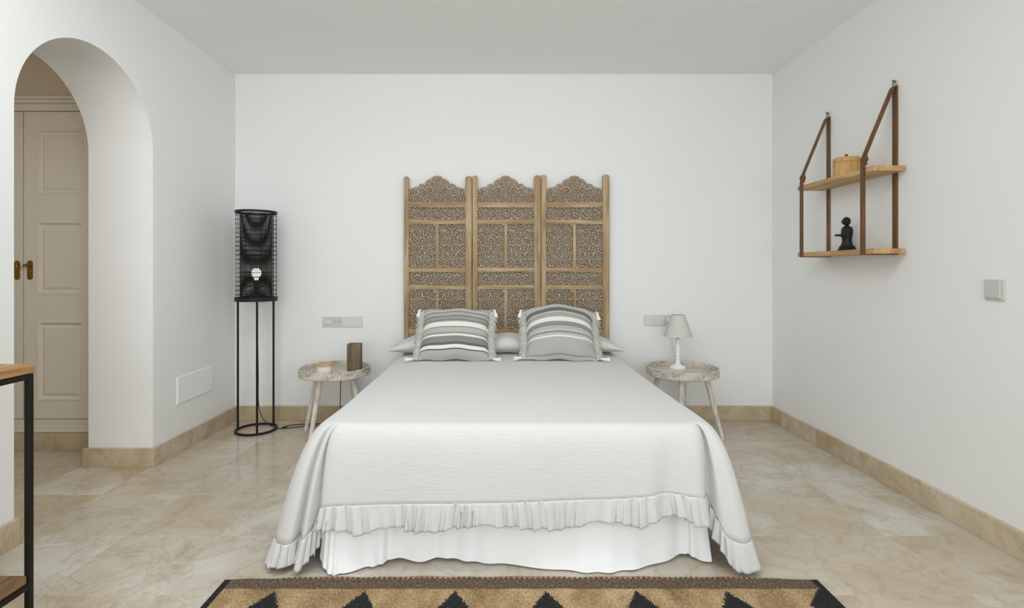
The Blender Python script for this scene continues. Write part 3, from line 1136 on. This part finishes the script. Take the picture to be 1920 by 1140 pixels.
obj('plug', MB().tube([(1.243, YB - .012, .742), (1.243, YB - .02, .742), (1.243, YB - .05, .742)], [.019, .019, .014], 20), 'white_gloss', t, smooth=True, angle=40)

# ------------------------------------------------------------------ wall plates


def socket_plate(x0, zc, label, mods, name='socket_plate'):
    t = thing(name, label, 'socket', (x0 + .15, YB, zc))
    y = YB
    fr = MB().box(x0, x0 + .30, y - .009, y - .0002, zc - .04, zc + .04)
    obj('plate', fr, 'plastic', t, bevel=.002)
    for i, kind in enumerate(mods):
        a = x0 + .008 + i * .0712
        m = MB().box(a + .001, a + .070, y - .0115, y - .0085, zc - .032, zc + .032)
        r = obj('module', m, 'plastic_grey' if kind != 'blank' else 'plastic', t, bevel=.001)
        if kind == 'rocker':
            obj('rocker', MB().box(a + .006, a + .066, y - .016, y - .011, zc - .016, zc + .017), 'plastic', r, bevel=.0015)
        elif kind == 'socket':
            obj('socket_hole', MB().tube([(a + .024, y - .0117, zc), (a + .024, y - .0122, zc)], .0035, 12).tube([(a + .047, y - .0117, zc), (a + .047, y - .0122, zc)], .0035, 12), 'plastic_dark', r)
        elif kind == 'well':
            obj('socket_well', MB().ring((a + .035, y - .0118, zc), .020, .0008, 30, 6) if False else
                MB().tube([(a + .035 + .02 * math.cos(q * PI / 16), y - .0118, zc + .02 * math.sin(q * PI / 16)) for q in range(32)], .0012, 6, True), 'plastic', r)
    return t


socket_plate(-1.330, .731, 'white four-module socket plate on back wall, left of the carved screen', ('rocker', 'socket', 'blank', 'blank'))
socket_plate(1.060, .742, 'white four-module socket plate on back wall, partly behind small lamp shade', ('blank', 'blank', 'well', 'rocker'))

t = thing('light_switch', 'square grey light switch on the right wall below the hanging shelf', 'switch', (XR, 2.136, 1.037))
obj('plate', MB().box(XR - .010, XR - .0002, 2.094, 2.178, .994, 1.078), 'plastic_grey', t, bevel=.002)
obj('rocker', MB().box(XR - .017, XR - .0095, 2.104, 2.168, 1.003, 1.069), 'plastic_grey', t, bevel=.002)

t = thing('access_panel', 'blank white rectangular cover low on the left wall beside the arch', 'wall cover', (XL, 3.388, .382))
obj('cover', MB().box(XL + .0002, XL + .009, 3.195, 3.580, .296, .460), 'vent_paint', t, bevel=.003)
obj('flange', MB().box(XL + .0002, XL + .003, 3.191, 3.584, .292, .464), 'vent_paint', t, bevel=.001)

# ------------------------------------------------------------------ floor lamp
cx, cy = -1.706, 3.65
t = thing('floor_lamp', 'tall black metal cylinder floor lamp with lit bulb in the left corner', 'lamp', (cx, cy, 0))
Rl = .132
for zr, hh, nm in ((0.0, .014, 'base_ring'), (.900, .028, 'top_ring')):
    mb = MB()
    mb.lathe([(Rl - .007, zr), (Rl + .005, zr), (Rl + .005, zr + hh), (Rl - .007, zr + hh), (Rl - .007, zr)], (cx, cy, 0), 64, caps=False)
    obj(nm, mb, 'black_metal', t, smooth=True, angle=40)
for a in (297, 177, 57):
    px, py = cx + Rl * math.cos(math.radians(a)), cy + Rl * math.sin(math.radians(a))
    obj('leg', MB().tube([(px, py, .004), (px, py, .905)], .0075, 12), 'black_metal', t, smooth=True, angle=40)
mb = MB()
for a in (20, 140, 260):
    ca, sa = math.cos(math.radians(a)), math.sin(math.radians(a))
    mb.tube([(cx, cy, .912), (cx + (Rl - .004) * ca, cy + (Rl - .004) * sa, .912)], .004, 8)
mb.lathe([(.03, .908), (.03, .918)], (cx, cy, 0), 24)
obj('spider', mb, 'black_metal', t)
# outer cage of hoops
mb = MB()
Rc = .131
for i in range(19):
    mb.ring((cx, cy, .945 + i * .0305), Rc, .0019, 56, 6)
for a in range(8):
    aa = a * PI / 4 + .2
    mb.tube([(cx + Rc * math.cos(aa), cy + Rc * math.sin(aa), .925), (cx + Rc * math.cos(aa), cy + Rc * math.sin(aa), 1.515)], .0022, 6)
mb.lathe([(Rc - .004, 1.508), (Rc + .004, 1.508), (Rc + .004, 1.524), (Rc - .004, 1.524), (Rc - .004, 1.508)], (cx, cy, 0), 64, caps=False)
obj('shade_cage', mb, 'black_metal', t, smooth=True, angle=40)
# inner cylinder of woven wire
mb = MB()
Ri = .104
for i in range(92):
    mb.ring((cx, cy, .932 + i * .0063), Ri + .0006 * (-1) ** i, .0019, 44, 4)
for a in range(46):
    aa = a * 2 * PI / 46
    mb.tube([(cx + Ri * math.cos(aa), cy + Ri * math.sin(aa), .928), (cx + Ri * math.cos(aa), cy + Ri * math.sin(aa), 1.512)], .0013, 4)
obj('lamp_shade', mb, 'black_metal', t, smooth=True)
obj('socket', MB().lathe([(.0, .918), (.018, .918), (.018, 1.03), (.016, 1.045), (.014, 1.046)], (cx, cy, 0), 20), 'black_metal', t, smooth=True, angle=40)
obj('bulb', MB().lathe([(.013, 1.046), (.014, 1.055), (.018, 1.063), (.028, 1.077), (.0325, 1.092), (.031, 1.106), (.024, 1.119), (.012, 1.1265), (.0, 1.128)], (cx, cy, 0), 28), 'bulb', t, smooth=True)
pts = catmull([(cx, cy, .91), (cx + .008, cy, .7), (cx + .012, cy + .004, .4), (cx + .01, cy + .01, .2), (cx + .025, cy + .02, .10), (cx + .07, cy + .02, .04), (cx + .13, cy + .03, .007),
               (cx + .2, cy + .035, .005), (cx + .33, cy + .08, .005), (cx + .45, cy + .10, .005), (cx + .53, cy + .11, .005), (cx + .555, cy + .115, .006), (cx + .555, cy + .10, .05), (cx + .56, cy + .08, .20), (cx + .57, cy + .06, .34), (cx + .575, cy + .045, .400)], 6)
cab = MB().tube([tuple(p) for p in pts], .003, 8)
p2 = catmull([(cx + .2, cy + .037, .010), (cx + .16, cy + .05, .005), (cx + .2, cy + .10, .005), (cx + .3, cy + .13, .005), (cx + .44, cy + .14, .005), (cx + .56, cy + .15, .005)], 6)
cab.tube([tuple(p) for p in p2], .003, 8)
obj('cable', cab, 'cable', t, smooth=True)

# ------------------------------------------------------------------ hanging shelf on the right wall
SX0, SX1 = 1.850, XR - .008
t = thing('hanging_shelf', 'two-tier oak wall shelf hung on brown leather straps from hooks', 'shelf', (XR, 2.94, 1.2))


def board(z0, z1):
    obj('board', MB().box(SX0, SX1, 2.605, 3.277, z0, z1), 'shelf_oak', t, bevel=.004)


BZ0, BZ1, UZ0, UZ1 = 1.198, 1.224, 1.610, 1.637
board(BZ0, BZ1)
board(UZ0, UZ1)
for yy in (2.68, 3.227):
    ht = 2.055
    W = (0, .036, 0)
    th = .0035
    xw, xo = XR - .0045, SX0 - .0005
    knot = (xo + .006, yy, 1.695)
    # up the room side, over the knot to the hook, then down the wall side and under the lower board
    pts = [(xo, yy, BZ0 - .0005), (xo, yy, 1.30), (xo, yy, UZ0), (xo, yy, UZ1 + .012), knot, (xw - .012, yy, ht - .01), (xw - .002, yy, ht)]
    nn = [(-1, 0, 0)] * 4 + [(-.9, 0, .4)] * 3
    mb = MB().ribbon(pts, W, th, nn)
    mb.ribbon([(xw, yy, ht), (xw, yy, UZ1), (xw, yy, BZ1), (xw, yy, BZ0 - .001)], W, th, [(1, 0, 0)] * 4)
    mb.ribbon([(xo - .003, yy, BZ0 - .0005), (xw + .003, yy, BZ0 - .0005)], W, th, [(0, 0, -1)] * 2)
    st = obj('strap', mb, 'leather', t)
    kb = MB()
    for q0, sg in ((0, 1), (.55, -1)):
        kp = [Vector((xo + .001 + .016 * (q / 8.0 - .15) + .0075 * math.sin(q * PI / 5 + q0 * PI), yy + sg * .0155 * math.cos(q * PI / 5), 1.652 + q * .0068)) for q in range(9)]
        kb.tube(kp, [.004] + [.0065] * 7 + [.0045], 10)
    obj('knot', kb, 'leather', st, smooth=True)
    hk = MB().tube([(xw - .002, yy - .014, ht - .004), (xw - .002, yy + .014, ht - .004), (xw - .004, yy + .005, ht + .028), (xw - .004, yy - .005, ht + .028)], .0026, 8, True)
    hk.tube([(XR - .0002, yy, ht + .026), (XR - .014, yy, ht + .026), (XR - .016, yy, ht + .032)], [.004, .0035, .0045], 10)
    obj('hook', hk, 'steel', t, smooth=True, angle=50)

# canister on the upper board
cx, cy = 1.938, 2.945
c = thing('wooden_canister', 'round bamboo canister with small knob on upper board of hanging shelf', 'canister', (cx, cy, UZ1))
R = .066
obj('body', MB().lathe([(R - .003, 0), (R, .003), (R, .078), (R - .002, .080), (0, .080)], (cx, cy, UZ1), 40), 'bamboo', c, smooth=True, angle=40)
ld = obj('lid', MB().lathe([(R - .002, .0805), (R, .083), (R, .102), (R - .004, .107), (0, .108)], (cx, cy, UZ1), 40), 'bamboo', c, smooth=True, angle=40)
obj('knob', MB().lathe([(.006, .1075), (.0075, .112), (.0085, .124), (.0075, .129), (0, .130)], (cx, cy, UZ1), 16), 'knob_wood', ld, smooth=True, angle=50)

# dark figurine on the lower board
cx, cy = 1.945, 2.95
fg = thing('figurine', 'small black cast figurine of a robed standing figure on lower shelf board', 'figurine', (cx, cy, BZ1))
mb = MB()
mb.lathe([(.044, .0), (.046, .006), (.043, .012), (.038, .014), (.040, .020), (.034, .028), (0, .030)], (cx, cy, BZ1), 24, 1.05)
obj('pedestal', mb, 'bronze', fg, smooth=True, angle=45)


def folds(a, z):
    return 1 + .045 * math.sin(a * 7 + z * 40)


mb = MB()
mb.lathe([(.030, .026), (.029, .034), (.024, .05), (.025, .07), (.028, .09), (.029, .105), (.028, .120), (.024, .132), (.014, .138), (.010, .142), (.010, .148)],
         (cx, cy, BZ1), 28, 1.0, folds)
# head with brow, nose and ears
hc = (cx - .002, cy + .002, BZ1 + .166)
mb.sphere(hc, .0215, .021, .0245, 20, 14)
fd = Vector((-.55, .83, 0)).normalized()         # looks towards the far corner of the room
sd = Vector((fd.y, -fd.x, 0))
nz = Vector(hc) + fd * .021
mb.tube([nz + Vector((0, 0, .006)), nz + fd * .003, nz + fd * .0045 - Vector((0, 0, .004))], [.002, .003, .0035], 8)
mb.tube([Vector(hc) + fd * .019 - sd * .008 - Vector((0, 0, .012)), Vector(hc) + fd * .0205 - Vector((0, 0, .0125)), Vector(hc) + fd * .019 + sd * .008 - Vector((0, 0, .012))], .002, 6)
for s in (-1, 1):
    e = Vector(hc) + sd * s * .021
    mb.tube([e + Vector((0, 0, .006)), e + sd * s * .003, e - Vector((0, 0, .012))], [.002, .0035, .0025], 8)
    ey = Vector(hc) + fd * .0195 + sd * s * .008 + Vector((0, 0, .004))
    mb.sphere(ey, .003, .003, .002, 8, 6)
# sleeves: both arms bend forward, one hand held out
for s in (-1, 1):
    sh_ = Vector((cx, cy, BZ1 + .125)) + sd * s * .023
    el = sh_ + sd * s * .009 + Vector((0, 0, -.04)) - fd * .002
    ln = .040 if s < 0 else .022
    hd = el + fd * ln - sd * s * .012 + Vector((0, 0, .004))
    mb.tube([sh_, sh_ * .5 + el * .5 + sd * s * .002, el, el * .5 + hd * .5, hd], [.010, .011, .0105, .0085, .0055], 10)
    mb.tube([hd, hd + fd * .009, hd + fd * .018], [.0052, .0058, .003], 8)
    mb.tube([hd + fd * .004, hd + fd * .009 + Vector((0, 0, .008))], [.0025, .0018], 6)
obj('body', mb, 'bronze', fg, smooth=True, angle=60)

# ------------------------------------------------------------------ console table at the left
c = thing('console_table', 'industrial console table with reclaimed wood boards and dark metal frame', 'table', (-1.65, 1.05, 0))
CX0, CX1, CY0, CY1 = -1.93, -1.4265, 0.45, 1.60
PT = .016
zt0 = .803
for zz0, zz1, m, nm in ((zt0 + .002, zt0 + .028, 'console_wood', 'tabletop'), (.170, .196, 'console_wood_dark', 'lower_shelf')):
    if nm == 'tabletop':
        obj(nm, MB().box(CX0, CX1 + .002, CY0, CY1 + .003, zz0, zz1), m, c, bevel=.003)
    else:
        obj(nm, MB().box(CX0 + .003, CX1 - .006, CY0 + PT + .001, CY1 - PT - .001, zz0, zz1), m, c, bevel=.003)
for (px, py) in ((CX0, CY0), (CX0, CY1 - PT), (CX1 - PT, CY0), (CX1 - PT, CY1 - PT)):
    obj('leg', MB().box(px, px + PT, py, py + PT, 0, zt0), 'console_metal', c, bevel=.0015)
for z0, nm in ((zt0 - PT, 'top_frame'), (.153, 'lower_frame')):
    mb = MB()
    for xx in (CX0, CX1 - PT):
        mb.box(xx, xx + PT, CY0 + PT, CY1 - PT, z0, z0 + PT)
    for yy in (CY0, CY1 - PT):
        mb.box(CX0 + PT, CX1 - PT, yy, yy + PT, z0, z0 + PT)
    obj(nm, mb, 'console_metal', c, bevel=.0015)

# ------------------------------------------------------------------ rug
RX0, RX1, RY1, RY0 = -0.990, 1.130, 1.897, 0.55
rc = (RX0 + RX1) / 2
NXr, NYr = 120, 50


def rug_pt(i, j, top):
    u, v = i / NXr, j / NYr
    x = RX0 + (RX1 - RX0) * u
    bow = -0.022 * (abs(u - .5) * 2) ** 5
    y = RY1 + (RY0 - RY1) * v + bow * (1 - v) + .003 * math.sin(x * 17) * (1 - v)
    z = 0.001 + (0.008 + 0.0008 * math.sin(x * 40) if top else 0)
    return (x, y, z)


mb = MB()
mb.grid(lambda i, j: rug_pt(i, j, True), NXr, NYr)
b0 = len(mb.v)
mb.grid(lambda i, j: rug_pt(i, j, False), NXr, NYr)
ids = [(i * (NYr + 1), (i + 1) * (NYr + 1)) for i in range(NXr)] + [(i * (NYr + 1) + NYr, (i + 1) * (NYr + 1) + NYr) for i in range(NXr)] \
    + [(j, j + 1) for j in range(NYr)] + [(NXr * (NYr + 1) + j, NXr * (NYr + 1) + j + 1) for j in range(NYr)]
mb.f += [(a, b, b + b0, a + b0) for a, b in ids]
rug = obj('rug', mb, 'rug', origin=(rc, RY1, 0))
tag(rug, 'flat-woven jute rug with brown border and black stepped diamonds at bed foot', 'rug')
